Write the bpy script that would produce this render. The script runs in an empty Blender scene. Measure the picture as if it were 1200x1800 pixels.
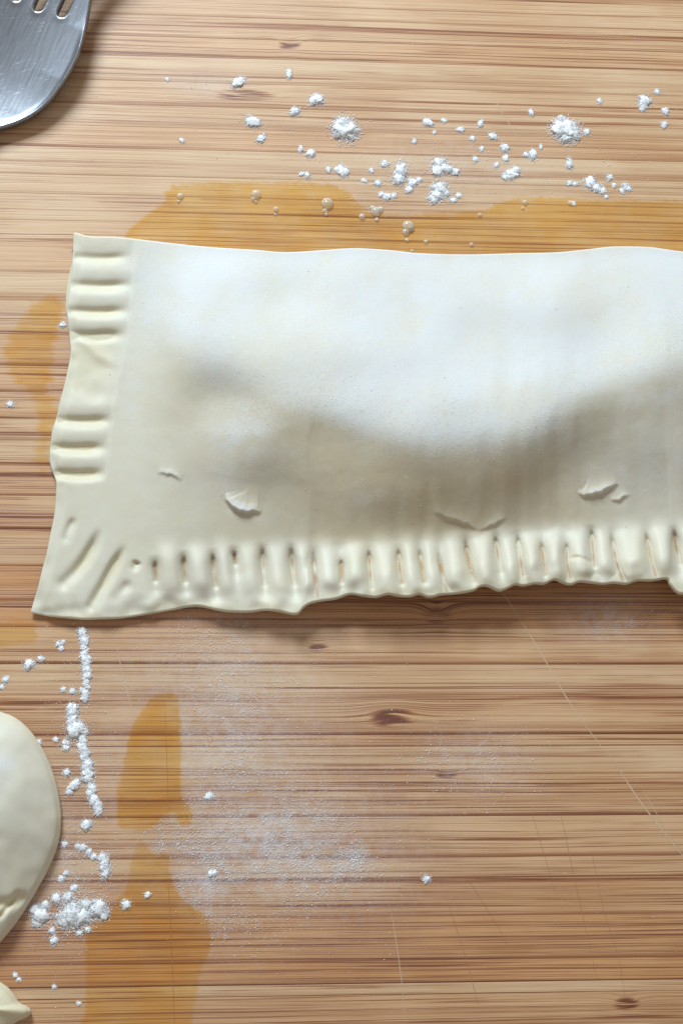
import bpy, math, random
import numpy as np
from mathutils import Vector, Matrix

random.seed(7); RNG = np.random.default_rng(7)
SC = bpy.context.scene
COL = SC.collection

# ------------------------------------------------------------------ camera
PXM = 7000.0                      # photo pixels per metre on the board
DIST = 0.42
TILT_Y, TILT_X = math.radians(12.0), math.radians(-4.5)
cam_dir = Vector((math.sin(TILT_X), -math.sin(TILT_Y), 0))
cam_dir.z = math.sqrt(1 - cam_dir.x**2 - cam_dir.y**2)
CAMPOS = cam_dir * DIST
fwd = -cam_dir
right = fwd.cross(Vector((0, 1, 0))).normalized()
up = right.cross(fwd).normalized()
ROLL = math.radians(0.5)
right, up = right * math.cos(ROLL) - up * math.sin(ROLL), up * math.cos(ROLL) + right * math.sin(ROLL)
HALF = (900 / PXM) / DIST         # tan of half the vertical angle
cd = bpy.data.cameras.new('camera'); cam = bpy.data.objects.new('camera', cd); COL.objects.link(cam)
cd.sensor_fit = 'VERTICAL'; cd.angle = 2 * math.atan(HALF); cd.clip_start = 0.01; cd.clip_end = 50
cam.matrix_world = Matrix(((right.x, up.x, cam_dir.x, CAMPOS.x), (right.y, up.y, cam_dir.y, CAMPOS.y),
                           (right.z, up.z, cam_dir.z, CAMPOS.z), (0, 0, 0, 1)))
SC.camera = cam

# ------------------------------------------------------------------ light
w = bpy.data.worlds.new('World'); SC.world = w; w.use_nodes = True
bg = w.node_tree.nodes['Background']
bg.inputs[0].default_value = (1.0, 0.96, 0.91, 1); bg.inputs[1].default_value = 0.34

def area(name, loc, target, sx, sy, power, col):
    l = bpy.data.lights.new(name, 'AREA'); l.shape = 'RECTANGLE'; l.size = sx; l.size_y = sy
    l.energy = power; l.color = col
    o = bpy.data.objects.new(name, l); COL.objects.link(o); o.location = loc
    o.rotation_euler = (Vector(target) - Vector(loc)).to_track_quat('-Z', 'Y').to_euler()
    return o
area('window_light', (-0.24, 0.75, 0.575), (0, 0.0, 0), 0.33, 0.28, 12.8, (0.76, 0.90, 1.0))

SC.view_settings.view_transform = 'Standard'; SC.view_settings.look = 'None'
SC.view_settings.exposure = 0.0; SC.view_settings.gamma = 1.0
SC.view_settings.use_curve_mapping = False

# ------------------------------------------------------------------ helpers
_R = np.array(right); _U = np.array(up); _F = np.array(fwd); _C = np.array(CAMPOS)
def P(px, py, z=0.0):
    """photo pixel + height above the board -> world points (N,3)"""
    px = np.asarray(px, float); py = np.asarray(py, float); z = np.asarray(z, float)
    px, py, z = np.broadcast_arrays(px, py, z)
    u = (px - 600) / 900 * HALF; v = -(py - 900) / 900 * HALF
    d = _F + u[..., None] * _R + v[..., None] * _U
    t = (z - _C[2]) / d[..., 2]
    return _C + d * t[..., None]

def sm(a, b, x):
    t = np.clip((x - a) / (b - a), 0, 1); return t * t * (3 - 2 * t)

def vnoise(shape, cells, seed):
    r = np.random.default_rng(seed)
    g = r.random((cells[0] + 4, cells[1] + 4))
    yy = np.linspace(0, cells[0], shape[0])[:, None] + 1; xx = np.linspace(0, cells[1], shape[1])[None, :] + 1
    yi = yy.astype(int); xi = xx.astype(int); fy = yy - yi; fx = xx - xi
    fy = fy * fy * (3 - 2 * fy); fx = fx * fx * (3 - 2 * fx)
    return (g[yi, xi] * (1 - fy) * (1 - fx) + g[yi + 1, xi] * fy * (1 - fx) + g[yi, xi + 1] * (1 - fy) * fx + g[yi + 1, xi + 1] * fy * fx) * 2 - 1

def pnoise(x, y, scale, seed):
    """value noise at scattered points (pixel coords)"""
    r = np.random.default_rng(seed); G = r.random((256, 256))
    x, y = np.asarray(x) * .82 + np.asarray(y) * .57, np.asarray(y) * .82 - np.asarray(x) * .57
    x = x / scale + 1000; y = y / scale + 1000
    xi = np.floor(x).astype(int); yi = np.floor(y).astype(int); fx = x - xi; fy = y - yi
    fx = fx * fx * (3 - 2 * fx); fy = fy * fy * (3 - 2 * fy)
    g = lambda a, b: G[b % 256, a % 256]
    return (g(xi, yi) * (1 - fx) * (1 - fy) + g(xi + 1, yi) * fx * (1 - fy) + g(xi, yi + 1) * (1 - fx) * fy + g(xi + 1, yi + 1) * fx * fy) * 2 - 1

def blur(a, s):
    n = int(3 * s) + 1; k = np.exp(-0.5 * (np.arange(-n, n + 1) / s) ** 2); k /= k.sum()
    for ax in (0, 1):
        pad = [(0, 0), (0, 0)]; pad[ax] = (n, n)
        b = np.pad(a, pad, mode='edge')
        a = np.apply_along_axis(lambda m: np.convolve(m, k, mode='valid'), ax, b)
    return a

def spline(pts, n):
    """Catmull-Rom resample of a polyline, n points even in arc length"""
    p = np.array(pts, float); q = np.vstack([2 * p[0] - p[1], p, 2 * p[-1] - p[-2]]); out = []
    for i in range(1, len(q) - 2):
        t = np.linspace(0, 1, 24, endpoint=False)[:, None]
        a, b, c, d = q[i - 1], q[i], q[i + 1], q[i + 2]
        out.append(0.5 * ((2 * b) + (c - a) * t + (2 * a - 5 * b + 4 * c - d) * t**2 + (3 * b - a - 3 * c + d) * t**3))
    out = np.vstack(out + [p[-1:]])
    s = np.r_[0, np.cumsum(np.hypot(*np.diff(out, axis=0).T))]
    t = np.linspace(0, s[-1], n)
    return np.c_[np.interp(t, s, out[:, 0]), np.interp(t, s, out[:, 1])]

def mesh_np(name, verts, faces, mat=None, parent=None, smooth=True, attrs=None):
    """faces: (M,k) int array or list of such arrays"""
    if isinstance(faces, np.ndarray): faces = [faces]
    me = bpy.data.meshes.new(name)
    verts = np.asarray(verts, np.float32)
    loops = np.concatenate([f.reshape(-1) for f in faces]).astype(np.int32)
    tot = np.concatenate([np.full(len(f), f.shape[1], np.int32) for f in faces])
    start = np.r_[0, np.cumsum(tot)[:-1]].astype(np.int32)
    me.vertices.add(len(verts)); me.vertices.foreach_set('co', verts.reshape(-1))
    me.loops.add(len(loops)); me.loops.foreach_set('vertex_index', loops)
    me.polygons.add(len(tot)); me.polygons.foreach_set('loop_start', start); me.polygons.foreach_set('loop_total', tot)
    me.update(calc_edges=True)
    me.polygons.foreach_set('use_smooth', np.full(len(tot), smooth, bool))
    for k, v in (attrs or {}).items():
        a = me.attributes.new(k, 'FLOAT', 'POINT'); a.data.foreach_set('value', np.asarray(v, np.float32))
    me.validate()
    if mat: me.materials.append(mat)
    o = bpy.data.objects.new(name, me); COL.objects.link(o)
    if parent: o.parent = parent; o.matrix_parent_inverse = Matrix.Translation(parent.location).inverted()
    return o

def tag(o, label, cat, group=None, kind=None):
    if label: o['label'] = label
    if cat: o['category'] = cat
    if group: o['group'] = group
    if kind: o['kind'] = kind
    return o

def empty(name, loc):
    o = bpy.data.objects.new(name, None); COL.objects.link(o); o.location = loc; o.empty_display_size = 0.01
    return o

def quads(nu, nv):
    i = np.arange(nv - 1)[:, None] * nu + np.arange(nu - 1)[None, :]
    return np.stack([i, i + nu, i + nu + 1, i + 1], -1).reshape(-1, 4)

# node expression helper
class N:
    def __init__(s, name):
        s.m = bpy.data.materials.new(name); s.m.use_nodes = True; s.t = s.m.node_tree; s.n = s.t.nodes
        s.n.clear(); s.out = s.n.new('ShaderNodeOutputMaterial')
    def node(s, typ, **kw):
        n = s.n.new('ShaderNode' + typ)
        for k, v in kw.items(): setattr(n, k, v)
        return n
    def put(s, sock, v):
        if isinstance(v, (int, float)): sock.default_value = v
        elif isinstance(v, tuple): sock.default_value = v if len(v) != 3 or sock.type == 'VECTOR' else v + (1,)
        else: s.t.links.new(v, sock)
    def math(s, op, a, b=0.0, c=None, clamp=False):
        n = s.node('Math', operation=op, use_clamp=clamp); s.put(n.inputs[0], a); s.put(n.inputs[1], b)
        if c is not None: s.put(n.inputs[2], c)
        return n.outputs[0]
    def add(s, a, b): return s.math('ADD', a, b)
    def sub(s, a, b): return s.math('SUBTRACT', a, b)
    def mul(s, a, b): return s.math('MULTIPLY', a, b)
    def ss(s, a, b, x):
        n = s.node('MapRange', interpolation_type='SMOOTHSTEP'); s.put(n.inputs[0], x); s.put(n.inputs[1], a); s.put(n.inputs[2], b)
        return n.outputs[0]
    def xyz(s, x, y, z=0.0):
        n = s.node('CombineXYZ'); s.put(n.inputs[0], x); s.put(n.inputs[1], y); s.put(n.inputs[2], z); return n.outputs[0]
    def noise(s, vec, scale=1.0, detail=2.0, rough=0.5, dist=0.0):
        n = s.node('TexNoise'); s.put(n.inputs['Vector'], vec); s.put(n.inputs['Scale'], scale); s.put(n.inputs['Detail'], detail)
        s.put(n.inputs['Roughness'], rough); s.put(n.inputs['Distortion'], dist); return n.outputs[0]
    def mix(s, f, a, b, blend='MIX'):
        n = s.node('Mix', data_type='RGBA', blend_type=blend); s.put(n.inputs[0], f); s.put(n.inputs[6], a); s.put(n.inputs[7], b)
        return n.outputs[2]
    def attr(s, name):
        return s.node('Attribute', attribute_name=name).outputs['Fac']
    def pos(s):
        p = s.node('NewGeometry').outputs['Position']; q = s.node('SeparateXYZ'); s.put(q.inputs[0], p)
        return p, s.mul(q.outputs[0], 1000.0), s.mul(q.outputs[1], 1000.0), s.mul(q.outputs[2], 1000.0)   # mm
    def bump(s, h, strength, dist):
        n = s.node('Bump'); s.put(n.inputs['Height'], h); n.inputs['Strength'].default_value = strength; n.inputs['Distance'].default_value = dist
        return n.outputs[0]
    def bsdf(s, **kw):
        n = s.node('BsdfPrincipled')
        for k, v in kw.items(): s.put(n.inputs[k.replace('_', ' ')], v)
        return n
    def done(s, shader):
        s.t.links.new(shader, s.out.inputs[0]); return s.m

# dust coating of the board: (px, py, rx, ry, amount)
DRY = [(268, 1335, 46, 105), (258, 1690, 85, 120), (275, 1400, 50, 60), (60, 600, 60, 90), (600, 400, 500, 36)]
DUST = [(390, 1330, 190, 260, .42), (560, 1480, 190, 130, .35), (1060, 1090, 90, 40, .3), (80, 1500, 90, 130, .35), (470, 1475, 150, 75, .80), (400, 1290, 80, 190, .50), (520, 1530, 150, 70, .45), (360, 1560, 50, 55, .7),
        (610, 1510, 40, 28, .55), (830, 1340, 110, 55, .32), (1070, 1085, 60, 26, .45), (420, 1160, 70, 60, .4),
        (360, 150, 60, 22, .35), (800, 290, 170, 60, .22)]

def board_material():
    s = N('bamboo')
    p, X, Y, Z = s.pos()
    sv, se, st, sr = s.attr('sv'), s.attr('se'), s.attr('st'), s.attr('sr')
    warp = s.mul(s.sub(s.noise(s.xyz(s.mul(X, 0.008), s.mul(Y, 0.04), s.mul(sr, 9.0)), 1, 2), 0.5), 1.8)
    warp = s.add(warp, s.mul(s.sub(s.noise(s.xyz(s.mul(X, 0.06), s.mul(Y, 0.25), 3.0), 1, 2), 0.5), 0.12))
    Yw = s.add(Y, warp)
    knot_d = None
    for (kx, ky, rx, ry, amp) in [(768, 1082, 4.5, 2.6, 2.2), (690, 1262, 7, 3.2, -1.6), (510, 80, 3.5, 2.2, 1.4), (430, 168, 9, 2.0, 1.0),
                                  (785, 1363, 3.5, 1.0, .8), (560, 1140, 3.0, 1.5, .8), (1100, 1765, 4, 1.8, 1.2)]:
        k = P(kx, ky) * 1000
        dx = s.mul(s.sub(X, float(k[0])), 1 / rx); dy = s.mul(s.sub(Y, float(k[1])), 1 / ry)
        g = s.math('POWER', 2.718, s.mul(s.add(s.mul(dx, dx), s.mul(dy, dy)), -1.0))
        Yw = s.add(Yw, s.mul(s.mul(g, dy), amp)); Yw = s.add(Yw, s.mul(g, amp * .55))
        knot_d = g if knot_d is None else s.math('MAXIMUM', knot_d, g)
    z1 = s.mul(sr, 53.0)
    def ridge(fx, fy, zo, wdt):
        n = s.noise(s.xyz(s.mul(X, fx), s.mul(Yw, fy), s.add(z1, zo)), 1, 1.0, .5)
        return s.ss(wdt, wdt * .15, s.math('ABSOLUTE', s.sub(n, .5)))
    n2 = s.noise(s.xyz(s.mul(X, 0.004), s.mul(Yw, 0.42), s.add(z1, 4.0)), 1, 3, .6)
    n3 = s.noise(s.xyz(s.mul(X, 0.03), s.mul(Y, 0.06), 1.0), 1, 3)
    n4 = s.noise(s.xyz(s.mul(X, 0.012), s.mul(Yw, 1.9), s.add(z1, 14.0)), 1, 3, .6)
    fib = s.noise(s.xyz(s.mul(X, 0.045), s.mul(Yw, 3.2), z1), 1, 3, .6)
    # fibre density grows to the lower side of each strip
    low = s.sub(1.0, sv)
    r1 = s.mul(ridge(.0018, .52, 1.0, .034), s.ss(.36, .60, s.add(n2, s.add(s.mul(low, .16), s.mul(s.sub(st, .45), .25)))))
    r2 = s.mul(ridge(.0030, 1.05, 21.0, .040), s.ss(.44, .66, s.add(n2, s.add(s.mul(low, .14), s.mul(s.sub(st, .45), .35)))))
    r3 = s.mul(ridge(.007, 1.8, 33.0, .05), s.ss(.34, .70, n4))
    band = s.ss(.50, .70, s.add(n2, s.mul(s.sub(low, .5), .16)))
    edge = s.mul(s.ss(.13, 0.0, s.add(sv, s.mul(s.sub(n4, .5), .16))), se)
    light = s.mix(st, (0.69, 0.485, 0.300), (0.63, 0.325, 0.138))
    light = s.mix(s.mul(s.ss(.3, .75, fib), .75), light, s.mix(1.0, light, (0.80, 0.72, 0.64), 'MULTIPLY'))
    light = s.mix(s.ss(.35, .7, n3), light, s.mix(1.0, light, (0.93, 0.87, 0.79), 'MULTIPLY'))
    light = s.mix(s.mul(band, .62), light, (0.41, 0.19, 0.074))
    light = s.mix(s.mul(s.ss(.5, .72, n4), .35), light, (0.44, 0.23, 0.10))
    r4 = s.mul(ridge(.006, 2.1, 51.0, .06), s.ss(.36, .56, n3))
    lines = s.math('MAXIMUM', s.math('MAXIMUM', s.mul(r1, .95), s.mul(r2, .80)), s.math('MAXIMUM', s.mul(r3, .60), s.mul(r4, .55)))
    brk = s.ss(.34, .56, s.noise(s.xyz(s.mul(X, 0.03), s.mul(Yw, 1.6), s.add(z1, 2.0)), 1, 3))
    lines = s.mul(lines, s.add(.35, s.mul(brk, .65)))
    lines = s.mul(lines, s.attr('sl'))
    lines = s.math('MAXIMUM', lines, edge)
    lines = s.math('MAXIMUM', lines, s.mul(s.ss(.25, .9, knot_d), ridge(.05, 1.3, 5.0, .14)))
    dark = s.mix(n2, (0.085, 0.016, 0.006), (0.17, 0.038, 0.012))
    col = s.mix(s.ss(0.0, .55, lines), light, s.mix(n2, (0.30, 0.105, 0.040), (0.40, 0.175, 0.075)))
    col = s.mix(s.mul(s.ss(.35, 1.0, lines), .92), col, dark)
    # flour dust coating
    d = None
    for (kx, ky, rx, ry, a) in DUST:
        k = P(kx, ky) * 1000; rx = rx / 7.0; ry = ry / 7.0
        dx = s.mul(s.sub(X, float(k[0])), 1 / rx); dy = s.mul(s.sub(Y, float(k[1])), 1 / ry)
        g = s.mul(s.math('POWER', 2.718, s.mul(s.add(s.mul(dx, dx), s.mul(dy, dy)), -1.0)), a)
        d = g if d is None else s.math('MAXIMUM', d, g)
    for (kx, ky, rx, ry) in DRY:                       # brushed wet, so no dust lies there
        k = P(kx, ky) * 1000; rx = rx / 7.0; ry = ry / 7.0
        dx = s.mul(s.sub(X, float(k[0])), 1 / rx); dy = s.mul(s.sub(Y, float(k[1])), 1 / ry); e2 = s.add(s.mul(dx, dx), s.mul(dy, dy))
        d = s.mul(d, s.sub(1.0, s.math('POWER', 2.718, s.mul(s.mul(e2, e2), -1.0))))
    dn = s.noise(s.xyz(X, Y, 0.0), .35, 4, .65); dn2 = s.noise(s.xyz(X, Y, 4.0), 3.2, 3, .7)
    dust = s.mul(s.mul(d, s.add(.35, s.mul(s.ss(.32, .66, dn), .65))), s.add(.42, s.mul(s.ss(.42, .68, dn2), .55)))
    col = s.mix(s.math('MINIMUM', s.mul(dust, 1.25), .8), col, (0.70, 0.68, 0.70))
    h = s.add(s.mul(lines, -.8), s.mul(fib, .5))
    nrm = s.bump(h, .30, .00025)
    rough = s.add(s.add(.36, s.mul(dn, .14)), s.mul(dust, .4))
    b = s.bsdf(Base_Color=col, Roughness=rough, Normal=nrm)
    b.inputs['Specular IOR Level'].default_value = 0.5
    b.inputs['Coat Weight'].default_value = 0.35; b.inputs['Coat Roughness'].default_value = 0.38; b.inputs['Coat IOR'].default_value = 1.5
    return s.done(b.outputs[0])

def dough_material(name, base, press, warm):
    s = N(name)
    p, X, Y, Z = s.pos()
    v = s.xyz(X, Y, Z)
    fl, pr, fi = s.attr('flour'), s.attr('press'), s.attr('warm_tint')
    m1 = s.noise(v, .09, 3, .55); m2 = s.noise(v, .5, 4, .6); g = s.noise(v, 4.2, 2, .7); g2 = s.noise(v, 1.6, 3, .7)
    col = s.mix(s.ss(.35, .7, m1), base, tuple(c * k for c, k in zip(base, (.975, .955, .91))))
    col = s.mix(s.mul(fi, s.add(.75, s.mul(m2, .5))), col, warm)
    col = s.mix(s.mul(pr, .85), col, press)
    col = s.mix(s.mul(s.attr('crease_wash_shade'), .9), col, (0.36, 0.20, 0.07))   # egg-wash brown, darkened to paint shade into the narrow fork marks
    gm = s.ss(.36, .66, s.add(s.mul(g, .6), s.mul(g2, .4)))
    flm = s.math('ADD', s.mul(fl, .85), s.mul(s.mul(s.sub(gm, .5), 2.3), s.mul(fl, s.sub(1.08, fl))), clamp=True)
    col = s.mix(flm, col, (0.69, 0.695, 0.70))
    col = s.mix(s.mul(s.ss(.45, .7, g2), .10), col, s.mix(1.0, col, (.90, .87, .80), 'MULTIPLY'))
    # rare dark specks of bran
    vo = s.node('TexVoronoi'); s.put(vo.inputs['Vector'], v); vo.inputs['Scale'].default_value = .13
    speck = s.ss(.030, .016, vo.outputs['Distance'])
    col = s.mix(s.mul(speck, .6), col, (0.22, 0.17, 0.10))
    h = s.add(s.add(s.mul(m2, .16), s.mul(s.mul(g, fl), 1.1)), s.mul(s.add(g2, s.mul(g, .6)), .20))
    nrm = s.bump(h, .26, .0004)
    b = s.bsdf(Base_Color=col, Roughness=s.add(.52, s.mul(fl, .4)), Normal=nrm)
    b.inputs['Subsurface Weight'].default_value = 0.22
    b.inputs['Subsurface Radius'].default_value = (1.0, .62, .30); b.inputs['Subsurface Scale'].default_value = .0026
    b.inputs['Specular IOR Level'].default_value = 0.35
    return s.done(b.outputs[0])

def flour_material():
    s = N('flour'); p, X, Y, Z = s.pos()
    g = s.noise(s.xyz(X, Y, Z), 5.0, 3, .7)
    b = s.bsdf(Base_Color=s.mix(g, (0.93, 0.935, 0.95), (0.965, 0.967, 0.975)), Roughness=.95, Normal=s.bump(g, .6, .0003))
    b.inputs['Specular IOR Level'].default_value = 0.1
    return s.done(b.outputs[0])

def steel_material():
    s = N('brushed_steel')
    tc = s.node('Attribute', attribute_name='fa').outputs['Fac']; tb = s.attr('fb')
    n = s.noise(s.xyz(s.mul(tc, .10), s.mul(tb, 5.0), 0.0), 1, 4, .65)
    n2 = s.noise(s.xyz(s.mul(tc, .08), s.mul(tb, 1.1), 3.0), 1, 3, .6)
    n3 = s.noise(s.xyz(s.add(s.mul(tc, 1.2), s.mul(tb, -1.0)), s.mul(s.add(tb, tc), .12), 7.0), 2.2, 3, .7)
    scr = s.ss(.62, .70, n3)
    col = s.mix(n2, (0.23, 0.25, 0.29), (0.42, 0.44, 0.48))
    b = s.bsdf(Base_Color=col, Metallic=1.0, Roughness=s.add(.17, s.add(s.mul(n, .26), s.mul(scr, .10))),
               Normal=s.bump(s.add(n, s.mul(scr, .3)), .12, .00012))
    return s.done(b.outputs[0])

def wash_material():
    s = N('egg_wash'); p, X, Y, Z = s.pos()
    wet = s.attr('wet')
    n = s.noise(s.xyz(s.mul(X, .05), s.mul(Y, 1.5), 0.0), 1, 3, .6); n2 = s.noise(s.xyz(X, Y, 2.0), .12, 3)
    nb = s.noise(s.xyz(s.mul(X, .25), s.mul(Y, .5), 6.0), 1, 3, .6)
    f = s.mul(s.ss(.22, .78, s.add(wet, s.add(s.mul(s.sub(n, .5), .9), s.mul(s.sub(nb, .5), 1.0)))), s.mul(s.ss(0.0, .2, wet), s.add(.78, s.mul(s.ss(.3, .7, nb), .22))))
    tint = s.mix(s.math('MULTIPLY', s.attr('ws'), s.add(.6, s.mul(s.ss(.35, .65, n2), .6)), clamp=True), (1.0, .965, .84), (1.0, .85, .50))
    tr = s.node('BsdfTransparent'); s.put(tr.inputs[0], s.mix(f, (1.0, 1.0, 1.0), tint))
    gl = s.node('BsdfGlossy'); gl.inputs['Roughness'].default_value = .12; gl.inputs['Color'].default_value = (1, 1, 1, 1)
    mx = s.node('MixShader'); s.put(mx.inputs[0], s.mul(f, .045))
    s.t.links.new(tr.outputs[0], mx.inputs[1]); s.t.links.new(gl.outputs[0], mx.inputs[2])
    return s.done(mx.outputs[0])

def bubble_material():
    s = N('froth')
    tr = s.node('BsdfTransparent'); tr.inputs[0].default_value = (.98, .95, .88, 1)
    b = s.bsdf(Base_Color=(0.92, 0.89, 0.82), Roughness=.06); b.inputs['Specular IOR Level'].default_value = .9
    lw = s.node('LayerWeight'); lw.inputs[0].default_value = .35
    mx = s.node('MixShader'); s.put(mx.inputs[0], s.add(.24, s.mul(lw.outputs['Facing'], .55)))
    s.t.links.new(tr.outputs[0], mx.inputs[1]); s.t.links.new(b.outputs[0], mx.inputs[2])
    return s.done(mx.outputs[0])

def plain(name, col, rough, spec=.3):
    s = N(name); p, X, Y, Z = s.pos()
    n = s.noise(s.xyz(X, Y, Z), 1.3, 3)
    b = s.bsdf(Base_Color=s.mix(n, tuple(c * .8 for c in col), tuple(min(1, c * 1.15) for c in col)), Roughness=rough)
    b.inputs['Specular IOR Level'].default_value = spec
    return s.done(b.outputs[0])

M_BOARD = board_material()
M_DOUGH = dough_material('pastry_dough', (0.655, 0.615, 0.505), (0.71, 0.625, 0.40), (0.50, 0.40, 0.245))
M_FLOUR = flour_material(); M_STEEL = steel_material(); M_WASH = wash_material(); M_FROTH = bubble_material()
M_CUT = plain('pale_scratch', (0.58, 0.42, 0.28), .7); M_CRACK = plain('dark_cut', (0.38, 0.19, 0.085), .7)

# ------------------------------------------------------------------ cutting board of glued bamboo strips
BT = 0.020
board = empty('cutting_board', (0, 0, -BT))
tag(board, 'striped bamboo cutting board under the pastries, flour and egg wash', 'cutting board')
seams = [-330, -282, -236, -190, -140, -98, -50, -8, 36, 74, 108, 152, 194, 232, 270, 318, 352, 398, 436, 488, 538, 596, 651, 694, 742, 780, 820, 876,
         934, 998, 1058, 1104, 1168, 1222, 1292, 1312, 1362, 1436, 1508, 1545, 1612, 1690, 1730, 1750, 1806, 1850, 1905, 1960, 2010, 2064, 2120, 2175]
strong = {1168: .9, 1292: 1.0, 1312: .9, 934: .9, 820: .75, 651: .7, 538: .45, 1058: .7, 1730: 1.0, 1750: .95, 1612: .55, 1545: .8, 1508: .6, 1436: .8, 876: .7, 1690: .6, 270: .5}
tone = {0: .35}
for i in range(len(seams) - 1):
    a, b = seams[i], seams[i + 1]
    y1 = float(P(600, a)[1]); y0 = float(P(600, b)[1]); c = 0.00006
    dz = RNG.uniform(-1, 1) * 0.00001
    prof = [(y0, -BT), (y0, -c), (y0 + c, dz)] + [(y0 + (y1 - y0) * t, dz) for t in (.25, .5, .75)] + [(y1 - c, dz), (y1, -c), (y1, -BT)]
    n = len(prof); vs = []; sv = []
    for x in (-.30, .30):
        for (yy, zz) in prof: vs.append((x, yy, zz)); sv.append((yy - y0) / (y1 - y0))
    fs = [np.array([[j, j + n, (j + 1) % n + n, (j + 1) % n] for j in range(n)][:]), np.array([list(range(n))[::-1] if False else list(range(n)), [n + k for k in range(n)][::-1]])]
    t_ = np.clip(RNG.normal(.34, .27) + (.10 if a > 1050 else -.16 if b < 560 else 0), 0, 1); t_ = 1.0 if b in (1058, 1104) else t_; ed = strong.get(b, RNG.uniform(.15, .55)); k = len(vs)  # two strips along the pastry's front hem darkened to deepen its shadow
    o = mesh_np('bamboo_strip', vs, fs, M_BOARD, board, False, dict(sv=sv, sl=[RNG.uniform(.55, .85) if b < 560 else RNG.uniform(.8, 1.0)] * k, se=[ed * (.7 if b < 560 else 1)] * k, st=[t_] * k, sr=[RNG.random()] * k))  # back strips: paler tone and weaker lines paint in the window sheen

def ribbon(name, pts, wpx, mat, parent, z=0.00006):
    """thin knife mark, slightly raised fibres, tapered at both ends"""
    c = spline(pts, 24); d = np.gradient(c, axis=0); d /= np.hypot(d[:, 0], d[:, 1])[:, None]; nrm = np.c_[-d[:, 1], d[:, 0]]
    t = np.linspace(0, 1, 24); wd = wpx * .5 * (0.25 + .75 * np.sin(np.pi * t) ** .5) * (1 + .5 * pnoise(c[:, 0], c[:, 1], 25, 3))
    A = P(*(c + nrm * wd[:, None]).T, z * .35); B = P(*c.T, z); D = P(*(c - nrm * wd[:, None]).T, z * .35)
    return mesh_np(name, np.vstack([A, B, D]), quads(24, 3)[:, ::-1], mat, parent)
for pts, wd in [([(868, 1020), (905, 1075), (960, 1165), (1010, 1250), (1085, 1350)], 2.4), ([(1080, 1340), (1125, 1410), (1205, 1512)], 3.0),
                ([(858, 155), (880, 195), (912, 245)], 2.2), ([(1143, 110), (1165, 150), (1192, 200)], 2.2), ([(200, 1110), (215, 1180), (238, 1270)], 2.0),
                ([(672, 1530), (690, 1620), (705, 1720), (712, 1800)], 1.6), ([(1130, 1390), (1165, 1450), (1200, 1500)], 1.5)]:
    ribbon('knife_scratch', pts, wd * .65, M_CUT, board)
for pts, wd in [([(822, 1545), (850, 1590), (875, 1630), (890, 1660)], 1.8), ([(985, 1430), (1010, 1550), (1035, 1660), (1048, 1720)], 1.5),
                ([(1040, 1500), (1060, 1600), (1085, 1680), (1098, 1755)], 1.5), ([(788, 1590), (820, 1690), (842, 1775)], 1.4),
                ([(290, 1250), (294, 1350), (296, 1425)], 2.0), ([(296, 1560), (300, 1620), (303, 1700), (307, 1800)], 2.6),
                ([(933, 1425), (955, 1500), (975, 1570)], 1.2)]:
    ribbon('knife_cut', pts, wd * .55, M_CRACK, board, .00005)

# ------------------------------------------------------------------ the long pastry
TOP = [(132, 410), (160, 416), (200, 417), (240, 421), (300, 428), (370, 435), (450, 440), (500, 444), (560, 441), (620, 437), (680, 440), (740, 446), (820, 448),
       (900, 446), (980, 444), (1040, 438), (1080, 434), (1140, 435), (1185, 441), (1240, 446), (1320, 440), (1400, 444), (1480, 440), (1560, 432)]
BOT = [(57, 1075), (90, 1081), (125, 1084), (150, 1086), (180, 1085), (210, 1084), (240, 1080), (270, 1075), (300, 1070), (330, 1064), (352, 1063), (390, 1071), (415, 1073), (440, 1073),
       (465, 1070), (490, 1072), (520, 1077), (532, 1066), (545, 1058), (568, 1053), (590, 1050), (610, 1043), (622, 1042), (640, 1045), (660, 1047), (682, 1042), (700, 1045), (720, 1046),
       (737, 1042), (755, 1047), (775, 1043), (800, 1041), (830, 1036), (842, 1029), (853, 1027), (865, 1031), (877, 1036), (890, 1032), (905, 1025), (920, 1027), (940, 1023), (955, 1024),
       (966, 1019), (976, 1016), (990, 1022), (1003, 1025), (1018, 1020), (1040, 1022), (1060, 1024), (1080, 1022), (1100, 1024), (1120, 1018), (1145, 1018), (1172, 1015), (1180, 1026),
       (1190, 1038), (1200, 1041), (1220, 1036), (1250, 1030), (1290, 1034), (1330, 1028), (1380, 1033), (1430, 1027), (1480, 1033), (1530, 1038), (1590, 1046)]
LEFT = [(132, 410), (131, 440), (129, 470), (126, 500), (122, 530), (121, 555), (125, 590), (127, 620), (122, 650), (115, 680), (108, 705), (102, 735), (95, 755), (92, 780), (90, 805),
        (94, 825), (101, 845), (101, 870), (98, 905), (91, 940), (84, 975), (76, 1005), (69, 1035), (57, 1075)]
RIGHT = [(1560, 432), (1556, 500), (1562, 600), (1570, 720), (1572, 850), (1582, 960), (1590, 1046)]
NU, NV = 940, 390
Tc, Bc, Lc, Rc = spline(TOP, NU), spline(BOT, NU), spline(LEFT, NV), spline(RIGHT, NV)
# arc-length parametrisation differs top/bottom: that is fine for a Coons patch
u = np.linspace(0, 1, NU)[None, :, None]; v = np.linspace(0, 1, NV)[:, None, None]
G = (1 - v) * Tc[None] + v * Bc[None] + (1 - u) * Lc[:, None] + u * Rc[:, None] \
    - ((1 - u) * (1 - v) * Tc[0] + u * (1 - v) * Tc[-1] + (1 - u) * v * Bc[0] + u * v * Bc[-1])
GX, GY = G[..., 0], G[..., 1]
mm = 0.001

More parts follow.
